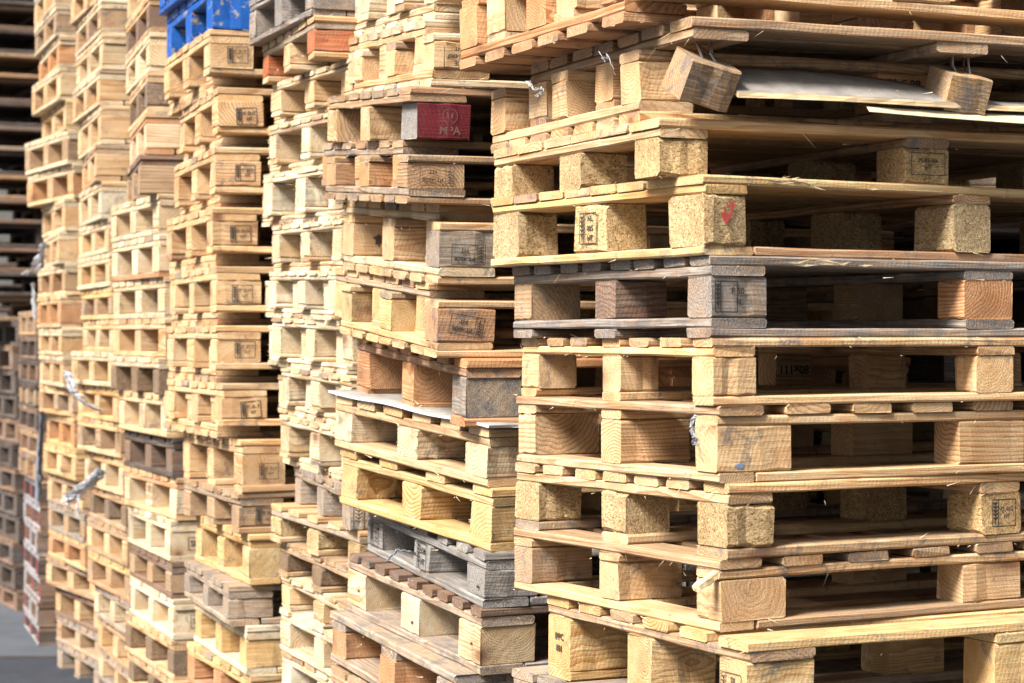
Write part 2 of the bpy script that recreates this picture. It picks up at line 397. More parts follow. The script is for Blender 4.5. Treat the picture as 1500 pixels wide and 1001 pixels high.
def solve_yaw(x0, D, a, xl):
    lo, hi_ = math.radians(2), math.radians(52)
    for _ in range(40):
        m_ = (lo + hi_) / 2; px = CX + F * (x0 - a * math.sin(m_)) / (D + a * math.cos(m_))
        if px > xl: lo = m_
        else: hi_ = m_
    return m_

ORD = ['top', 'second', 'third', 'fourth', 'fifth', 'sixth', 'seventh', 'eighth', 'ninth', 'tenth', 'eleventh', 'twelfth', 'thirteenth', 'fourteenth',
       'fifteenth', 'sixteenth', 'seventeenth', 'eighteenth', 'nineteenth', 'twentieth', 'twenty-first', 'twenty-second', 'twenty-third', 'twenty-fourth', 'twenty-fifth', 'twenty-sixth', 'twenty-seventh', 'twenty-eighth', 'twenty-ninth', 'thirtieth', 'thirty-first', 'thirty-second', 'thirty-third']
PAL = {}
def build_stack(key, where, group, D, tilt, rows, hi=True, a=.8, b=1.2, t=.021, ground_fam='tan', first=0):
    """rows from the top: (kind, corner column, top row, far-end column, board family, block family, options); heights follow from the rows"""
    tau = math.radians(tilt); info = []
    for r in rows:
        kind, xc, yt, xl, fam, blk, opt = r
        Dr = D + opt.get('dd', 0); x0 = (xc - CX) / F * Dr; z = CAMZ - (yt - CY) * Dr / F
        aa = opt.get('a', a); yaw = solve_yaw(x0, Dr, aa, xl)
        info.append([kind, x0, Dr, z, yaw, fam, blk, opt, aa])
    # down to the ground, below the picture
    last = info[-1]; prevz = info[-2][3] - info[-1][3]
    z = last[3]; x, Dl, yw = last[1], last[2], last[4]; tl = tilt
    hid = 0; base = []
    n = max(1, round(z / .142)); hh = z / n
    for i in range(1, n): base.append(['S', x + random.gauss(0, .01), Dl, z - i * hh, yw + random.gauss(0, .01), ground_fam, ground_fam, dict(hidden=True), a])
    nv = len(info); info += base; info.append([None, x, Dl, 0.0, yw, None, None, {}, a])
    m_ = len(info) - 1
    for i in range(m_):
        kind, x0, Dr, z, yaw, fam, blk, opt, aa = info[i]
        zn = info[i + 1][3]
        d1 = Vector((-math.sin(yaw), math.cos(yaw)))
        ds = (info[i + 1][1] - x0) * d1.x + (info[i + 1][2] - Dr) * d1.y
        ti = tau * (1 if i < nv else max(0, 1 - (i - nv + 1) / max(1, len(base))))
        tb = tau * (1 if i + 1 < nv else max(0, 1 - (i + 1 - nv + 1) / max(1, len(base))))
        H = (z + math.tan(ti) * ds * 1.0 - zn) * math.cos(ti)
        if 'H' in opt: H = opt['H']
        H -= opt.get('gap', 0)
        H = max(H, .09)
        Rm = Matrix.Rotation(yaw, 4, 'Z') @ Matrix.Rotation(ti if kind else 0, 4, 'X')
        up = Rm @ Vector((0, 0, 1))
        org = Vector((x0, Dr, z)) - up * H
        tt = opt.get('t', t)
        lay = ORD[min(i + first, len(ORD) - 1)]
        def lab(o, look, pos, extra=''):
            bl = BLK_LOOK.get(blk, '') if not opt.get('look') else ''
            s_ = f"{look} {pos + ' ' if pos else ''}pallet {bl + ', ' if bl else ''}{extra}{lay} layer from top, {where}".replace(' ,', ',')
            if len(s_.split()) > 16: s_ = f"{look} {pos + ' ' if pos else ''}pallet, {lay} layer, {where}"
            tag(o, s_, 'pallet', group)
        look = opt.get('look', FAM[fam][2])
        if kind == 'S':
            if H - 3 * tt < .055: tt = max(.011, (H - .055) / 3)
            r, bl, g_ = make_pallet(aa, opt.get('b', b), H, tt, fam, blk, hi and not opt.get('hidden'), opt)
            r.matrix_world = Matrix.Translation(org) @ Rm; lab(r, look, ''); PAL[(key, i)] = (r, bl, g_)
        else:
            if H - 5 * tt < .055: tt = max(.010, (H - .055) / 5)
            Hp = H - 2 * tt; off = opt.get('off', .12)
            near_up = opt.get('near', 'up') == 'up'
            o1 = dict(opt); o1['bottom'] = 'r2'; o2 = dict(o1); o2['inv'] = True
            o2['skip'] = opt.get('skip_inv', ()); o2['skipbottom'] = ()
            if 'over_inv' in opt: o2['over'] = opt['over_inv']
            if 'deckfam_inv' in opt: o2['deckfam'] = opt['deckfam_inv']
            ofx = opt.get('offx', random.uniform(.01, .04))
            fam2 = opt.get('fam2', fam); blk2 = opt.get('blk2', blk)
            r1, b1, g1 = make_pallet(aa, b, Hp, tt, fam, blk, hi, o1)
            r2, b2, g2 = make_pallet(aa, b, Hp, tt, fam2, blk2, hi, o2)
            pu = Vector((0, 0, 2 * tt)); pi_ = Vector((0, 0, 0))
            if near_up: pi_ += Vector((ofx, off, 0))
            else: pu += Vector((ofx, off, 0))
            r1.matrix_world = Matrix.Translation(org + Rm @ pu) @ Rm; r2.matrix_world = Matrix.Translation(org + Rm @ pi_) @ Rm
            lab(r1, look, 'upright'); lab(r2, FAM[fam2][2] if opt.get('look') is None else look, 'upturned')
            PAL[(key, i)] = (r1, b1, g1); PAL[(key, i, 'inv')] = (r2, b2, g2)

# ------------------------------------------------------------------ ground
def ground_material(name, c1, c2, sc):
    N = NG(name); tc = N.n('TexCoord').outputs['Object']
    a = N.noise(tc, .9, 5, .6, .3); b_ = N.noise(tc, sc, 4, .7); c = N.noise(tc, 220, 2, .6)
    col = N.mix(N.ramp(a, [(.35, g(0)), (.65, g(1))]), c1, c2)
    col = N.mix(N.ramp(b_, [(.35, g(.5)), (.6, g(0))]), col, N.mix(1., col, (.7, .69, .68, 1), 'MULTIPLY'))
    col = N.mix(N.ramp(c, [(.62, g(0)), (.75, g(.4))]), col, (.3, .3, .3, 1))
    N.put(N.b.inputs['Base Color'], col); N.put(N.b.inputs['Roughness'], N.math('ADD', .55, N.math('MULTIPLY', b_, .4)))
    N.put(N.b.inputs['Normal'], N.bump(N.math('ADD', c, b_), .5, .006)); return N.m
def sheet_grid(name, x0, y0, x1, y1, z, mat):
    o = mesh_obj(name, [(x0, y0, z), (x1, y0, z), (x1, y1, z), (x0, y1, z)], [(0, 1, 2, 3)], mat); tag(o, kind='structure'); return o
sheet_grid('ground', -600, -600, 600, 900, 0, ground_material('pale_yard_concrete', (.046, .053, .066, 1), (.066, .073, .086, 1), 6))
sheet_grid('asphalt', -9, -4, 0.6, 10.55, .004, ground_material('dark_patched_asphalt', (.012, .0155, .024, 1), (.020, .0245, .035, 1), 14))
# rusty steel edging between the two surfaces
tag(mesh_obj('edging_strip', [(-9, 10.55, 0), (-1.2, 10.55, 0), (-1.2, 10.61, 0), (-9, 10.61, 0), (-9, 10.55, .012), (-1.2, 10.55, .012), (-1.2, 10.61, .012), (-9, 10.61, .012)],
     [(0, 1, 5, 4), (1, 2, 6, 5), (2, 3, 7, 6), (3, 0, 4, 7), (4, 5, 6, 7)], plain('rusty_edging', (.035, .030, .030, 1), .8, .1, 9, .4)), kind='structure')

# ------------------------------------------------------------------ the stacks, front to back
R1 = 'frontmost stack on right'
build_stack('1', R1, 'pallets in the frontmost stack', 4.04, 0, [
    ('P', 962, -131, 712, 'pine', 'pine', dict(off=.10, fam2='orange', blk2='orange', look='orange and tan', deckfam_inv='orange', nd=6, offx=-.02, over={(0, 0): 'orange'}, whole=True)),
    ('P', 1012, 23, 776, 'tan', 'pine', dict(off=.165, look='broken tan', fam2='pine', blk2='pine', offx=-.03, skip=((0, 0), (1, 0)), over_inv={(1, 0): 'orange'}, skipbottom=(0,), nd=7, whole=True, bw=(.09, .12), nobottom=True)),
    ('S', 965, 171, 722, 'pine', 'chip', dict(b=1.22, bottom='none', nd=6, dense=True, dd=.05, bw=(.105, .105), t=.02)),
    ('S', 1030, 255, 719, 'yellow', 'chip', dict(b=1.34, bottom='p', dense=True, nd=8, bw=(.115, .10), t=.018)),
    ('S', 1042, 374, 750, 'grey', 'tan', dict(b=1.34, bottom='double', nd=8, bw=(.085, .125), t=.019, strfam='grey', over={(1, 0): 'orange', (0, 0): 'grey', (0, 1): 'brown'}, dw=.075, whole=True)),
    ('S', 1045, 495, 763, 'pine', 'pine', dict(b=1.34, nd=7, bw=(.075, .095), t=.018, dw=.075, look='clean light pine', fuzz=True, whole=True)),
    ('S', 1053, 595, 757, 'pine', 'pine', dict(b=1.33, deck='y', bottom='p', nd=9, bw=(.08, .165), t=.019, look='light pine wide-block', fuzz=True, whole=True, dw=.1)),
    ('S', 1066, 709, 755, 'pine', 'chip', dict(b=1.36, nd=7, bw=(.10, .105), t=.02, dw=.085)),
    ('S', 1055, 821, 752, 'pine', 'pine', dict(b=1.34, deck='y', bottom='p', nd=9, bw=(.08, .15), t=.019, look='stained pine', fuzz=True, deckfam='tan', whole=True, over={(0, 2): 'tan'})),
    ('S', 1095, 940, 802, 'yellow', 'yellow', dict(b=1.28, nd=6, bw=(.10, .145), t=.02, look='strong-grained yellow pine', grain='x', dd=-.12, over={(2, 2): 'chip'}, whole=True)),
    ('S', 1050, 1062, 750, 'greyish', 'greyish', dict(look='mossy grey', bottom='p')),
])
R2 = 'second stack from right'
build_stack('2', R2, 'pallets in the second stack', 4.95, 4.3, [
    ('P', 650, -86, 528, 'pale', 'pale', dict(off=.13, t=.019, nd=7)),
    ('P', 634, 22, 517, 'pale', 'pine', dict(near='inv', off=.12, t=.02, strfam='pine', nd=7)),
    ('S', 600, 126, 478, 'tan', 'pine', dict(bottom='none', t=.018, look='red-blocked tan', whole=True)),
    ('P', 598, 203, 476, 'tan', 'orange', dict(near='inv', off=.13, t=.018, strfam='greyish', look='tan mark-stamped', over_inv={(0, 0): 'tan'}, whole=True)),
    ('P', 645, 300, 503, 'pine', 'pine', dict(near='inv', off=.13, t=.02, over_inv={(0, 0): 'greyish'}, look='stained pine', fuzz=True, strfam='pale', whole=True)),
    ('P', 642, 418, 498, 'pine', 'yellow', dict(near='inv', off=.12, t=.018, over_inv={(0, 0): 'orange'}, look='yellow and orange', whole=True)),
    ('S', 684, 527, 522, 'orange', 'orange', dict(look='ring-grained orange', grain='y', over={(0, 0): 'greyish'}, whole=True, dw=.08)),
    ('S', 716, 628, 491, 'pine', 'pale', dict(bottom='p', rough=True, nd=6, bw=(.10, .14), look='rough-sawn pale', whole=True)),
    ('S', 722, 716, 498, 'yellow', 'yellow', dict(bottom='p', rough=True, nd=4, bw=(.10, .145), look='rough-sawn yellow', whole=True)),
    ('S', 710, 810, 538, 'silver', 'silver', dict(bottom='p', nd=7, bw=(.115, .14), look='silver-grey weathered', dw=.07, whole=True)),
    ('S', 705, 893, 510, 'greyish', 'pale', dict(bottom='p', nd=9, bw=(.115, .14), deckfam='brown', look='pale dark-slatted', dw=.06, grain='y', whole=True)),
    ('S', 664, 990, 485, 'greyish', 'orange', dict(bottom='p', deck='y', nd=9, dense=True, bw=(.10, .14), look='silvery orange-blocked', whole=True)),
], ground_fam='tan')
R3 = 'third stack from right'
build_stack('3', R3, 'pallets in the third stack', 5.8, 1.3, [
    ('S', 456, -52, 364, 'grey', 'grey', dict(bottom='p', look='dark grey')),
    ('S', 460, 22, 384, 'pine', 'pine', dict(over={(0, 0): 'rust', (0, 2): 'rust'}, look='rust-blocked pine', whole=True)),
    ('P', 515, 85, 398, 'pale', 'pine', dict(t=.014)),
    ('P', 509, 156, 392, 'pale', 'pale', dict(t=.015, look='rough pale', over={(0, 0): 'greyish'}, rough=True)),
    ('P', 502, 236, 385, 'white', 'white', dict(t=.014, rough=True)),
    ('P', 500, 320, 398, 'white', 'pale', dict(t=.014, rough=True)),
    ('P', 495, 396, 393, 'white', 'white', dict(t=.014, rough=True)),
    ('P', 515, 471, 397, 'white', 'pale', dict(t=.014, rough=True)),
    ('P', 512, 552, 411, 'pale', 'pale', dict(t=.015)),
    ('P', 516, 632, 410, 'pale', 'pale', dict(t=.015)),
    ('S', 512, 716, 430, 'greyish', 'greyish', dict(bottom='none', look='greyish stamped')),
    ('S', 526, 778, 396, 'pine', 'chip', dict(nd=5)),
    ('S', 525, 838, 408, 'tan', 'chipdark', dict()),
    ('S', 527, 895, 412, 'pale', 'pine', dict()),
    ('S', 530, 950, 410, 'white', 'pale', dict(bottom='p')),
    ('S', 536, 1020, 412, 'white', 'pale', dict()),
], t=.018)
R4 = 'fourth stack from right'
build_stack('4', R4, 'pallets in the fourth stack', 6.6, 0, [
    ('S', 300, -118, 232, 'blue', 'blue', dict(bottom='p', look='topmost bright blue')),
    ('S', 312, -30, 243, 'blue', 'blue', dict(bottom='none', look='bright blue tilted', t=.026)),
    ('P', 306, 42, 240, 'pine', 'pine', dict(t=.021, whole=True)),
    ('P', 318, 128, 262, 'pine', 'pine', dict(t=.021, whole=True)),
    ('P', 314, 215, 255, 'pine', 'pine', dict(t=.021, whole=True)),
    ('P', 311, 303, 243, 'pine', 'pine', dict(t=.021, whole=True)),
    ('P', 316, 390, 248, 'pine', 'pine', dict(t=.021, whole=True)),
    ('P', 316, 477, 245, 'pine', 'pine', dict(t=.021, whole=True)),
    ('P', 325, 562, 245, 'pine', 'pine', dict(t=.021, whole=True)),
    ('S', 353, 645, 268, 'pine', 'pine', dict(bottom='r2', whole=True)),
    ('S', 349, 722, 268, 'tan', 'tan', dict(bottom='r2', whole=True, look='dull tan stamped')),
    ('S', 365, 783, 286, 'yellow', 'yellow', dict(bottom='p')),
    ('S', 334, 858, 270, 'greyish', 'greyish', dict(bottom='p', deckfam='greyish', look='greyish white-slatted')),
    ('S', 360, 918, 284, 'pale', 'yellow', dict(bottom='p')),
    ('S', 366, 990, 274, 'yellow', 'orange', dict(bottom='p')),
])
R5 = 'fifth stack from right'
build_stack('5', R5, 'pallets in the fifth stack', 7.5, 0, [
    ('S', 220, -70, 186, 'pine', 'pine', dict(bottom='p')),
    ('S', 218, -10, 184, 'pine', 'brown', dict(bottom='p')),
    ('S', 218, 47, 184, 'pale', 'pale', dict(bottom='p')),
    ('S', 215, 104, 188, 'pine', 'chipdark', dict(bottom='p')),
    ('S', 213, 164, 190, 'pine', 'pale', dict(bottom='p', bw=(.1, .2), look='cream-blocked pine')),
    ('S', 205, 226, 184, 'brown', 'tan', dict(bottom='none', bw=(.1, .3), look='broken brown')),
    ('S', 232, 284, 162, 'pale', 'pale', dict(bottom='p')),
    ('S', 233, 343, 163, 'pale', 'pale', dict(bottom='p')),
    ('S', 241, 406, 165, 'pale', 'pale', dict(bottom='p')),
    ('S', 241, 466, 165, 'pine', 'pine', dict(bottom='p')),
    ('S', 232, 524, 161, 'pale', 'chipdark', dict(bottom='none')),
    ('S', 244, 579, 173, 'pine', 'pale', dict(bottom='p')),
    ('S', 252, 642, 182, 'dark', 'brown', dict(bottom='p')),
    ('S', 258, 701, 181, 'pine', 'pale', dict(bottom='p')),
    ('S', 249, 763, 186, 'white', 'white', dict(bottom='p', look='clean white marked', whole=True)),
    ('S', 251, 824, 189, 'brown', 'tan', dict(bottom='p')),
    ('S', 253, 878, 190, 'white', 'white', dict(bottom='p', look='clean white marked', whole=True)),
    ('S', 252, 938, 183, 'pine', 'chipdark', dict(bottom='p')),
    ('S', 255, 998, 187, 'pine', 'chipdark', dict(bottom='p')),
], hi=False, t=.02)
rows6 = [(147, -52, 103), (147, -3, 110), (149, 48, 111), (145, 101, 106), (147, 154, 114), (140, 211, 120), (148, 265, 115), (158, 320, 115), (160, 370, 113), (163, 420, 118), (165, 468, 121),
         (166, 516, 104), (172, 568, 114), (176, 620, 113), (180, 672, 124), (184, 728, 130), (186, 780, 127), (190, 832, 128), (190, 884, 138), (194, 936, 143), (194, 990, 145)]
fam6 = ['pine', 'pale', 'pale', 'pale', 'pale', 'tan', 'pale', 'pale', 'pale', 'yellow', 'pine', 'pale', 'yellow', 'pine', 'pine', 'tan', 'tan', 'yellow', 'greyish', 'tan', 'greyish']  # lower rows duller: shade low in the alley put into the wood
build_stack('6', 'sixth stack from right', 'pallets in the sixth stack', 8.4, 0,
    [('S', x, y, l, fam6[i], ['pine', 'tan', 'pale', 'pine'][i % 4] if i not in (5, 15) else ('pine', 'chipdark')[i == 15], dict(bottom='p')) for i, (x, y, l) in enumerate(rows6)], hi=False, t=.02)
rows7 = [(80, -40, 50), (82, 8, 50), (86, 52, 57), (87, 98, 46), (96, 146, 60), (99, 190, 36), (107, 240, 40), (94, 290, 61), (86, 338, 64), (95, 386, 55), (88, 432, 54), (90, 480, 56), (92, 522, 57),
         (106, 568, 57), (108, 612, 68), (110, 660, 63), (120, 706, 69), (122, 752, 70), (124, 796, 70), (140, 838, 67), (146, 882, 80), (146, 930, 82)]
fam7 = ['pale', 'pale', 'pale', 'pale', 'yellow', 'pale', 'pale', 'pale', 'pale', 'pale', 'pine', 'pale', 'pale', 'pine', 'yellow', 'yellow', 'tan', 'greyish', 'yellow', 'tan', 'brown', 'greyish']  # last rows darker, alley shade carried by the wood colour
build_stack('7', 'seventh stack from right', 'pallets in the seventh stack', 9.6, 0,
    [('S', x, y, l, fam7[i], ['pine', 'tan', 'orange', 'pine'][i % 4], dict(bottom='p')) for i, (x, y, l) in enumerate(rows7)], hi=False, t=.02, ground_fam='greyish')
# red-ended brown stack and the far-left stacks, their shade put into dark wood colours
r8 = []
y = 455; i = 0
while y < 925:
    up = y < 690
    r8.append(('S', 54 + (i % 3) * 2 - (3 if up else 0), y, (27 if up else 34) + (i % 2), ['tan', 'brown', 'dark', 'dark', 'brown'][i % 5] if up else 'brown', ['tan', 'dark', 'brown'][i % 3] if up else ['brown', 'dark', 'brown'][i % 3],
               dict(bottom='p', paintend=not up, look=('red-ended brown' if not up else None) or FAM[['tan', 'brown', 'dark', 'dark', 'brown'][i % 5]][2], t=.017, whole=True)))
    y += 36 if up else 35; i += 1
build_stack('8', 'second stack from left', 'pallets in the red-ended stack', 11.0, 0, r8, hi=False, ground_fam='greyish')
r9 = []
y = -70; i = 0
while y < 875:
    up = y < 455
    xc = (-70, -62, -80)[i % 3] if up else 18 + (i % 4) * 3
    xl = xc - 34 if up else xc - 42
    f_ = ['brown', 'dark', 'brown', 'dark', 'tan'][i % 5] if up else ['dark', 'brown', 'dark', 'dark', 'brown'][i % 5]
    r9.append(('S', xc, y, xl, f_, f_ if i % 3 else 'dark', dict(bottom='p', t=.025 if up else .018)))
    y += 36; i += 1
build_stack('9', 'leftmost stack', 'dark-toned pallets in the leftmost stack', 12.4, 0, r9, hi=False, ground_fam='dark')

r10 = []; y = -60; i = 0
while y < 760:
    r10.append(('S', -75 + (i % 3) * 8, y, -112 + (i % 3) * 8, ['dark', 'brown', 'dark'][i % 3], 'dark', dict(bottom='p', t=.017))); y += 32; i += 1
build_stack('10', 'hidden stack behind leftmost stack', 'dark-toned pallets behind the leftmost stack', 13.9, 0, r10, hi=False, ground_fam='dark')
# rear row, wood colours darkened to give the shade behind the openings
def rear(key, base_x, D, n, where, seed):
    rr = random.Random(seed); rows = []; z0 = 2.45
    for i in range(n):
        z = z0 - i * .144; yy = CY + (CAMZ - z) * F / D
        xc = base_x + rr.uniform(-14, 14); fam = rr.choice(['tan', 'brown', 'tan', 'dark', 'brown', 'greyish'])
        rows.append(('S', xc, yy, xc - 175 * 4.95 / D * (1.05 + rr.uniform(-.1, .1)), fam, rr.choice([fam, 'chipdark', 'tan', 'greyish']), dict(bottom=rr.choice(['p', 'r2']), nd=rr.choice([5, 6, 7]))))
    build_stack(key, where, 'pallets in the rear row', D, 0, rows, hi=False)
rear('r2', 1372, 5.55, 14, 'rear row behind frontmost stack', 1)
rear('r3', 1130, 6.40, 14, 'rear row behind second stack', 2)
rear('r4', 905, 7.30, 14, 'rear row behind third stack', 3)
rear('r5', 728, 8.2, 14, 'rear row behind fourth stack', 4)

# added wall, blocks the sky behind the rear row to darken the interiors
wroot = bpy.data.objects.new('added_shade_wall', None); link(wroot); wroot.location = (4.6, 6.2, 0); wroot.rotation_euler = (0, 0, math.radians(25 + 90))
tag(wroot, 'dark warehouse wall hidden in shade behind the rear row of pallets', 'wall')
wallm = plain('dark_shade_wall', (.07, .068, .065, 1), .8, 0, 8, .3)
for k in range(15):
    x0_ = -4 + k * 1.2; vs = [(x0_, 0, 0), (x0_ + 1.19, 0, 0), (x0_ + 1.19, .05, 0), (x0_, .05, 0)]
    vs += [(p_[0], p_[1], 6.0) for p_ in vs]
    mesh_obj('shade_wall_panel', vs, [(0, 1, 5, 4), (1, 2, 6, 5), (2, 3, 7, 6), (3, 0, 4, 7), (4, 5, 6, 7)], wallm, wroot)
wroot = bpy.data.objects.new('added_shade_wall', None); link(wroot); wroot.location = (-13, 16.2, 0)  # second added wall, keeps gaps in the leftmost stack dark
tag(wroot, 'added dark wall keeping the gaps dark behind the leftmost stack', 'wall')
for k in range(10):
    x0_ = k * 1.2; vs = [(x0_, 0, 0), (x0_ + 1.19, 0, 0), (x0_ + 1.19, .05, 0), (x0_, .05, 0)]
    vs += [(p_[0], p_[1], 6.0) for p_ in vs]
    mesh_obj('shade_wall_panel', vs, [(0, 1, 5, 4), (1, 2, 6, 5), (2, 3, 7, 6), (3, 0, 4, 7), (4, 5, 6, 7)], wallm, wroot)

# red and white paint on the alley-side ends of the far stack
for k, v in list(PAL.items()):
    if k[0] == '8' and v[0].get('label', '').startswith('red-ended'):
        for c in list(v[0].children):
            if not c.name.startswith(('block', 'stringer', 'bottom', 'deck')): continue
            c.data = c.data.copy(); c.data.materials.append(M['pinkred' if c.name.startswith('block') and (k[1] + (c.location.y > .5)) % 3 else 'white'])
            Rc = c.rotation_euler.to_matrix()
            if c.location.x < .2 or not c.name.startswith('block'):
                for p_ in c.data.polygons:
                    if (Rc @ p_.normal).x < -.6: p_.material_index = len(c.data.materials) - 1

# ------------------------------------------------------------------ stamps and marks on the blocks
def st(key, blk, side, me, **kw):
    if key not in PAL or blk not in PAL[key][1]: return
    b_ = PAL[key][1][blk]; bw = PAL[key][2]['bw']
    put_stamp(b_, side, bw[0] / 2 if side == 'r' else bw[1] / 2, me, **kw)
mk4 = stamp_mesh(['IT ZUT', 'HT'], .063, .050, .0135, 'left')
mk4b = stamp_mesh(['IT ZUT', 'HT'], .060, .048, .0125, 'left', True, 'faint')
for i in range(2, 11): st(('4', i), (0, 0), 'r', mk4b if i in (4, 9) else mk4, dx=.02 + random.gauss(0, .003), dz=random.gauss(0, .003), spin=random.gauss(0, .025))
pt = stamp_mesh(['PT-4808', 'HT'], .082, .046, .0145, 'left')
ptf = stamp_mesh(['PT-4808', 'HT'], .082, .046, .0145, 'left', True, 'faint')
st(('2', 3, 'inv'), (0, 0), 'r', ptf, flip=True)
st(('2', 4, 'inv'), (0, 0), 'r', pt, flip=True, dz=-.012)
st(('2', 5, 'inv'), (0, 0), 'r', pt, flip=True, spin=.16)
st(('2', 1, 'inv'), (0, 0), 'r', stamp_mesh(['DE', 'BL-14907', 'HT'], .088, .056, .0135, 'left'), flip=True)
st(('3', 3), (0, 0), 'r', stamp_mesh(['BY-163', 'HT DB'], .11, .06, .022, 'left', False))
st(('3', 10), (0, 0), 'r', stamp_mesh(['HTD'], .12, .07, .026, 'left'))
st(('1', 4), (0, 0), 'r', stamp_mesh(['F 50_', 'H.'], .012, .06, .017, None, False), dx=.0)
st(('1', 4), (0, 0), 'r', stamp_mesh([], .05, .058, .017, 'left'), dx=-.03)
st(('1', 3), (0, 1), 'l', stamp_mesh(['NL', '005', 'HT'], .062, .062, .016, 'left'), dx=0)
chipst = stamp_mesh(['PL-002', 'HT'], .062, .054, .0125, 'left')
st(('1', 7), (1, 0), 'r', chipst, dx=.005)
st(('1', 2), (1, 0), 'r', stamp_mesh(['PL-02-576', 'HT'], .08, .044, .011, None), dx=0, dz=.005)
st(('1', 9), (0, 0), 'l', stamp_mesh(['DL', '10017.', 'HT'], .07, .062, .015, 'left'), dx=-.005)
st(('1', 9), (0, 2), 'l', stamp_mesh(['IPPC', '001'], .05, .05, .02, None, False))
st(('1', 5), (1, 2), 'r', stamp_mesh(['80x111'], .12, .06, .028, None, False, 'ink'), dx=-.0, flip=True)
st(('2', 9), (0, 2), 'l', stamp_mesh(['LT', '17'], .06, .06, .02, 'left'))
st(('2', 9), (0, 1), 'l', stamp_mesh(['500', 'HT'], .06, .07, .022, 'left'))
brand = stamp_mesh(['SIR'], .05, .045, .026, None, True)
st(('5', 14), (0, 0), 'r', brand, dx=.018); st(('5', 16), (0, 0), 'r', brand, dx=.018)
# red marker scribble on the near chipboard block
def blob_mesh(name, mat, rx, rz, seed, hole=0):
    rr = random.Random(seed); n = 22; vs, fs = [], []
    for ring_ in (0, 1):
        for k in range(n):
            an = 2 * math.pi * k / n; rad = (1 if ring_ else hole) * (1 + rr.gauss(0, .24)); vs.append((math.cos(an) * rx * rad, 0, math.sin(an) * rz * rad))
    for k in range(n): fs.append((k, (k + 1) % n, n + (k + 1) % n, n + k))
    me = bpy.data.meshes.new(name); me.from_pydata(vs, [], fs); me.materials.append(M[mat]); return me
st(('1', 3), (0, 0), 'r', blob_mesh('red_mark', 'redmark', .013, .021, 3, .45), dx=.004, dz=.018, name='red_mark', spin=.4)
st(('2', 4, 'inv'), (0, 2), 'r', blob_mesh('brand', 'faint', .015, .015, 4, .0), name='round_mark')

M['bluemark'] = plain('blue_paint_smear', (.14, .20, .34, 1), .6)
st(('1', 6), (0, 0), 'r', blob_mesh('paint_smear', 'bluemark', .009, .005, 9, .0), dx=-.035, dz=-.032, name='paint_smear')
# dark red advertising block of the third layer in the second stack
rp, rb, rg = PAL[('2', 2)]
o = rb[(0, 0)]; o.data = piece_mesh(.128, .13, rg['hb'] - .0006, 'red', True, 1); o.location = (.084, .066, rg['hb'] / 2); o.rotation_euler = (0, 0, 0); o['label'] = 'dark red painted corner block with a printed emblem'; o.color = (.38, .34, .3, .9)
rg['bw'] = (.13, .128)
vs, fs = [], []
for k in range(24):
    for rad in (.0165, .0185): vs.append((math.cos(k * math.pi / 12) * rad, 0, math.sin(k * math.pi / 12) * rad + .012))
for k in range(24): fs.append((2 * k, (2 * k + 2) % 48, (2 * k + 3) % 48, 2 * k + 1))
k0 = len(vs); vs += [(-.008, 0, .022), (-.003, 0, .017), (.003, 0, .017), (.008, 0, .022), (.007, 0, .009), (.002, 0, .003), (.006, 0, -.001), (-.006, 0, -.001), (-.002, 0, .003), (-.007, 0, .009)]
fs.append(tuple(range(k0 + 9, k0 - 1, -1)))
tv, tf = text_tris('MPA', .026, 0, -.022); k0 = len(vs); vs += tv; fs += [tuple(q + k0 for q in f_) for f_ in tf]
me = bpy.data.meshes.new('emblem'); me.from_pydata(vs, [], fs); me.materials.append(M['emblem'])
put_stamp(o, 'r', .065, me, dx=.015, name='emblem')

# ------------------------------------------------------------------ torn-off blocks hanging on their nails (front stack, second layer)
def tube(vs, fs, p0, p1, r, n=6):
    p0, p1 = Vector(p0), Vector(p1); d = (p1 - p0).normalized(); u = d.orthogonal().normalized(); v = d.cross(u); k = len(vs)
    for p_ in (p0, p1):
        for i in range(n): vs.append(p_ + (u * math.cos(2 * math.pi * i / n) + v * math.sin(2 * math.pi * i / n)) * r)
    for i in range(n): fs.append((k + i, k + (i + 1) % n, k + n + (i + 1) % n, k + n + i))
    fs.append(tuple(k + n + i for i in range(n)))
hp, hbk, hg = PAL[('1', 1)]
def hang(x, y, rot, col, drop, dims=(.115, .095, .092)):
    ztop = hg['H'] - 2 * hg['t']
    o = piece('block', dims[0], dims[1], dims[2], (x, y, ztop - drop - dims[2] / 2), 'x', hp, col, .30, 'wood', True, rot)
    o['label'] = 'torn loose end block hanging by bent nails'
    R = o.rotation_euler.to_matrix(); Ri = R.inverted()
    for (dx, dy) in ((-.02, -.015), (.012, -.02), (.022, .01), (-.006, .018)):
        top = Vector((x + dx, y + dy, ztop + .002)); bot = o.location + R @ Vector((dx * .9, dy, dims[2] / 2 - .004))
        vs, fs = [], []; mid = (top + bot) / 2 + Vector((random.gauss(0, .006), random.gauss(0, .006), 0))
        a_, b_, c_ = (Ri @ (p_ - o.location) for p_ in (top, mid, bot)); tube(vs, fs, a_, b_, .0024); tube(vs, fs, b_, c_, .0024)
        mesh_obj('nail', vs, fs, M['rust' if random.random() < .6 else 'steel'], o)
hang(.05, .055, (.42, .20, .04), (.42, .29, .15), .028, (.105, .095, .082))
hang(hg['kx'][1] + .02, .05, (.30, .10, -.04), (.46, .32, .16), .030, (.088, .095, .075))
st(('1', 1, 'inv'), (1, 0), 'r', stamp_mesh(['HT (OI', '80 3-0E'], .12, .06, .026, None, False), dx=.0, dz=.002, flip=True)

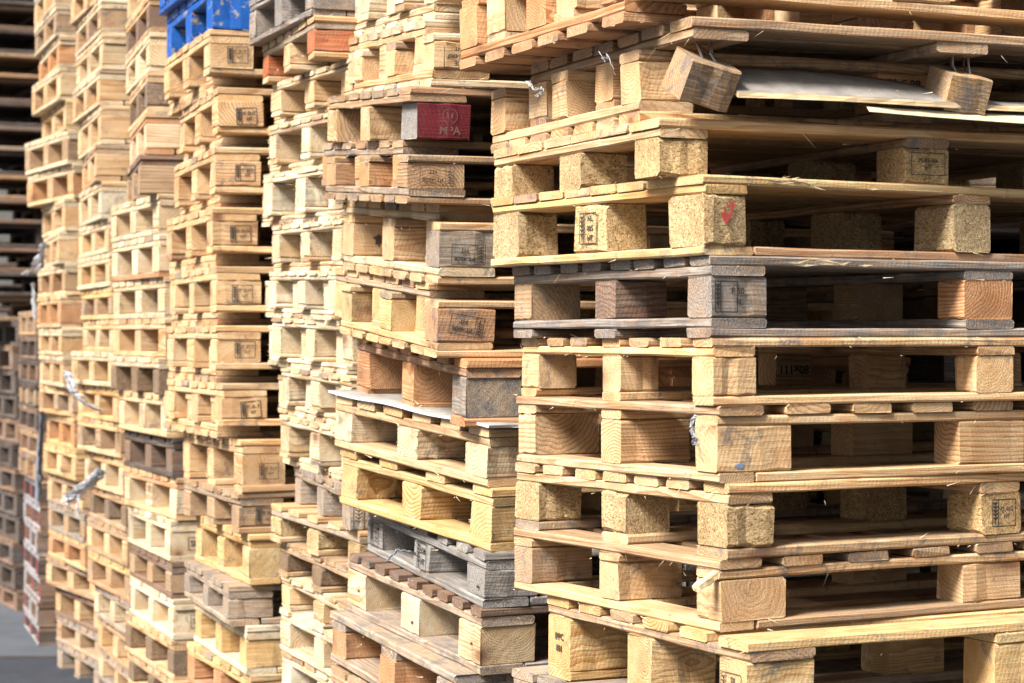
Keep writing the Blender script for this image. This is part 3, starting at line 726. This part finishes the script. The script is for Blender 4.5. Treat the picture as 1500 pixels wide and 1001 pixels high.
# ------------------------------------------------------------------ loose sheets between layers
def pallet_frame(key): return PAL[key][0].matrix_world.copy()
def curved_sheet(name, mw, x0, x1, y0, y1, zf, th, mats, nx=26, ny=5, layers=1, edge_index=1):
    """a bent sheet with real thickness; zf(u, v) gives its lower face; the rim may have its own material"""
    vs, fs, fm = [], [], []
    for s_ in (0, 1):
        for i in range(nx + 1):
            for k in range(ny + 1):
                u, v = i / nx, k / ny; ex = random.gauss(0, .0015) if k in (0, ny) else 0
                vs.append((x0 + (x1 - x0) * u, y0 + (y1 - y0) * v + ex, zf(u, v) + s_ * th))
    m_ = (nx + 1) * (ny + 1); I = lambda i, k, s_: s_ * m_ + i * (ny + 1) + k
    for i in range(nx):
        for k in range(ny):
            fs.append((I(i, k, 1), I(i + 1, k, 1), I(i + 1, k + 1, 1), I(i, k + 1, 1))); fm.append(0)
            fs.append((I(i, k, 0), I(i, k + 1, 0), I(i + 1, k + 1, 0), I(i + 1, k, 0))); fm.append(0)
        fs.append((I(i, 0, 0), I(i + 1, 0, 0), I(i + 1, 0, 1), I(i, 0, 1))); fm.append(1)
        fs.append((I(i + 1, ny, 0), I(i, ny, 0), I(i, ny, 1), I(i + 1, ny, 1))); fm.append(1)
    for k in range(ny):
        fs.append((I(0, k + 1, 0), I(0, k, 0), I(0, k, 1), I(0, k + 1, 1))); fm.append(1)
        fs.append((I(nx, k, 0), I(nx, k + 1, 0), I(nx, k + 1, 1), I(nx, k, 1))); fm.append(1)
    o = mesh_obj(name, vs, fs, mats, None, fm, True); o.matrix_world = mw
    for p_, f_ in zip(o.data.polygons, fm): p_.use_smooth = (f_ == 0)
    return o
# bent grey plywood in the broken pair
mwI = pallet_frame(('1', 1, 'inv')); gI = PAL[('1', 1, 'inv')][2]; tI = gI['t']
z0 = 2 * tI + .002
def zply(u, v):
    w_ = max(0, 1 - ((u - .12) / .42) ** 2) if u < .54 else 0
    return z0 + .004 + .002 * math.sin(9 * u) + .052 * v * math.sqrt(w_) + (.004 + .026 * max(0, u - .5)) * v - .012 * max(0, (.4 - v) / .4)
ply = NG('plywood_edge'); tcp = ply.n('TexCoord').outputs['Object']
nn = ply.noise(ply.vmath('MULTIPLY', tcp, (8, 8, 900)), 1, 2)
ply.put(ply.b.inputs['Base Color'], ply.ramp(nn, [(.35, (.33, .20, .10, 1)), (.5, (.60, .44, .24, 1)), (.65, (.72, .58, .37, 1))])); ply.b.inputs['Roughness'].default_value = .85
o = curved_sheet('plywood_sheet', mwI, .135, 1.27, -.155, -.012, zply, .011, [M['sheet'], ply.m])
tag(o, 'bent grey plywood sheet with torn edge lying under the hanging blocks', 'plywood sheet')
vs, fs = [], []                                                    # peeled veneer curling off the lower edge
n = 18
for i in range(n + 1):
    u = i / n; xx = .42 + .85 * u
    for k, (yy, zz) in enumerate(((-.12, -.006), (-.150 - .015 * u, -.014 - .014 * u), (-.160 - .02 * u, -.024 - .026 * u))):
        for s_ in (0, .0015): vs.append((xx, yy + .008 * math.sin(7 * u), z0 + zz + s_ - .001))
for i in range(n):
    for k in range(2):
        a_ = i * 6 + k * 2; fs.append((a_ + 1, a_ + 7, a_ + 9, a_ + 3)); fs.append((a_, a_ + 2, a_ + 8, a_ + 6))
    fs.append((i * 6 + 4, i * 6 + 5, i * 6 + 11, i * 6 + 10)); fs.append((i * 6, i * 6 + 6, i * 6 + 7, i * 6 + 1))
v_ = mesh_obj('peeling_veneer', vs, fs, M['splinter'], o, None, True)
# white-edged board on the second stack
mw7 = pallet_frame(('2', 7)); H7 = PAL[('2', 7)][2]['H']
o = curved_sheet('cover_sheet', mw7, -.012, 1.15, -.02, .82, lambda u, v: H7 + .0015 + .004 * (1 + math.sin(13 * v + 2 * u)) * (.5 if u < .1 else .2), .006, [M['sheet'], M['sheetedge']], 20, 26)
tag(o, 'thin grey cover sheet with white edge lying on the rough-sawn pale pallet', 'sheet')
# bright offcut wedged at the corner of the front stack
r8p, b8, g8 = PAL[('1', 8)]
piece('splinter_stick', .075, .016, .016, (-.018, .012, g8['H'] - .036), 'x', r8p, (.78, .68, .46), 0, 'wood', True, (0, -.35, math.radians(12)))
# long torn fibres on the yellow chipboard pallet and on the grey pallet
for key, zf_ in ((('1', 4), 1.0), (('1', 3), 1.0)):
    r, b_, g_ = PAL[key]; vs, fs = [], []
    for _ in range(7):
        x = random.uniform(.05, .5); l = random.uniform(.02, .06); z = g_['H'] - .002 - random.uniform(0, g_['t'] * .8); q = len(vs)
        vs += [(x, -.002, z), (x + l * .5, -.004, z - .0025), (x + l, -.006 - random.uniform(0, .010), z + random.gauss(0, .004)), (x + l * .5, -.003, z + .0015)]
        fs += [(q, q + 1, q + 2, q + 3), (q + 3, q + 2, q + 1, q)]
    tag(mesh_obj('torn_fibres', vs, fs, M['splinter'], r), kind='stuff')
# nail heads on the silver-grey and dark-slatted pallets
for key in (('2', 9), ('2', 10)):
    r, bl, g_ = PAL[key]
    for (i, k), bo in bl.items():
        if i: continue
        Bm = Matrix.Translation(bo.location) @ bo.rotation_euler.to_matrix().to_4x4()
        vs, fs = [], []; tube(vs, fs, (0, 0, 0), (-.004, 0, 0), .0035, 8)
        nl = mesh_obj('nail', vs, fs, M['rust'], bo)
        nl.matrix_local = Bm.inverted() @ Matrix.Translation(bo.location + Vector((-g_['bw'][1] / 2 - .0005, -.02 + random.gauss(0, .006), random.gauss(0, .01))))

# ------------------------------------------------------------------ plastic film and straps
def at(px, py, D): return Vector(((px - CX) / F * D, D, CAMZ - (py - CY) * D / F))
def ribbon(name, pts, wd, mat, label, cat, twist=1.0, strands=1):
    vs, fs = [], []
    for s_ in range(strands):
        k0 = len(vs); P = []
        for i in range(len(pts) - 1):
            for q in range(6): P.append(pts[i].lerp(pts[i + 1], q / 6))
        P.append(pts[-1]); jit = Vector((random.gauss(0, wd * .5), random.gauss(0, wd * .5), random.gauss(0, wd * .3)))
        for i, p_ in enumerate(P):
            an = twist * i * .5 + s_ * 1.3; u = Vector((math.cos(an), math.sin(an) * .8, math.sin(an * .7) * .4)) * wd / 2 * random.uniform(.6, 1.2)
            q_ = p_ + jit * (i / len(P)) + Vector((random.gauss(0, .002), 0, random.gauss(0, .002)))
            nrm = Vector((0, .0006, .0006)); vs += [q_ - u, q_ + u, q_ - u + nrm, q_ + u + nrm]
        for i in range(len(P) - 1):
            a_ = k0 + i * 4; fs += [(a_, a_ + 4, a_ + 5, a_ + 1), (a_ + 2, a_ + 3, a_ + 7, a_ + 6), (a_, a_ + 2, a_ + 6, a_ + 4), (a_ + 1, a_ + 5, a_ + 7, a_ + 3)]
    o = mesh_obj(name, vs, fs, M[mat], None, None, True); tag(o, label, cat); return o
ribbon('plastic_film', [at(66, 357, 9.75), at(62, 372, 9.8), at(58, 388, 9.85), at(48, 402, 9.9)], .03, 'plastic', 'torn white plastic film hanging at left edge of the pale seventh stack', 'plastic film', .8, 3)
ribbon('plastic_film', [at(49, 414, 9.9), at(46, 440, 9.92), at(48, 470, 9.92)], .025, 'plastic', 'short white film scrap just below the large torn film at far left', 'plastic film', .6, 2)
ribbon('plastic_strap', [at(97, 545, 8.32), at(104, 575, 8.3), at(118, 592, 8.3), at(138, 602, 8.4)], .035, 'plastic', 'wide curled white strap hooked round the sixth stack', 'strap', .3, 4)
ribbon('plastic_film', [at(150, 690, 8.0), at(128, 712, 8.1), at(112, 722, 8.2), at(104, 735, 8.2)], .045, 'plastic', 'crumpled white plastic bundle sticking out low on the sixth stack', 'plastic film', 1.1, 7)
ribbon('plastic_film', [at(116, 725, 8.15), at(112, 745, 8.15), at(114, 757, 8.15)], .012, 'plastic', 'thin white strip dangling from the crumpled plastic bundle', 'plastic film', .6, 2)
ribbon('grey_strap', [at(62, 604, 9.7), at(60, 640, 9.75), at(58, 680, 9.75), at(60, 728, 9.75)], .03, 'greystrap', 'long grey strap hanging down beside the red-ended stack', 'strap', .15, 2)
ribbon('plastic_strap', [at(1018, 610, 3.93), at(1013, 622, 3.92), at(1017, 640, 3.92), at(1020, 652, 3.93)], .006, 'plastic', 'small shred of clear plastic hanging at the front stack opening', 'plastic film', 1.2, 4)
ribbon('plastic_film', [at(773, 118, 4.35), at(782, 132, 4.3), at(796, 130, 4.28), at(786, 142, 4.3)], .0045, 'plastic', 'clear film knot caught under the top pallets of the front stack', 'plastic film', 1.0, 3)
ribbon('string', [at(878, 75, 4.15), at(886, 92, 4.13), at(890, 78, 4.13), at(902, 112, 4.12)], .0022, 'plastic', 'thin white string looped below the orange pallet of the front stack', 'string', .5, 1)
ribbon('blue_strap', [at(568, 822, 5.2), at(580, 806, 5.2), at(600, 808, 5.2), at(612, 815, 5.25)], .006, 'greystrap', 'thin blue-grey strap tied inside the silver-grey pallet', 'strap', .4, 2)

bpy.context.view_layer.update()
print('objects', len(bpy.data.objects), 'tris', sum(len(o.data.polygons) for o in bpy.data.objects if o.type == 'MESH'))
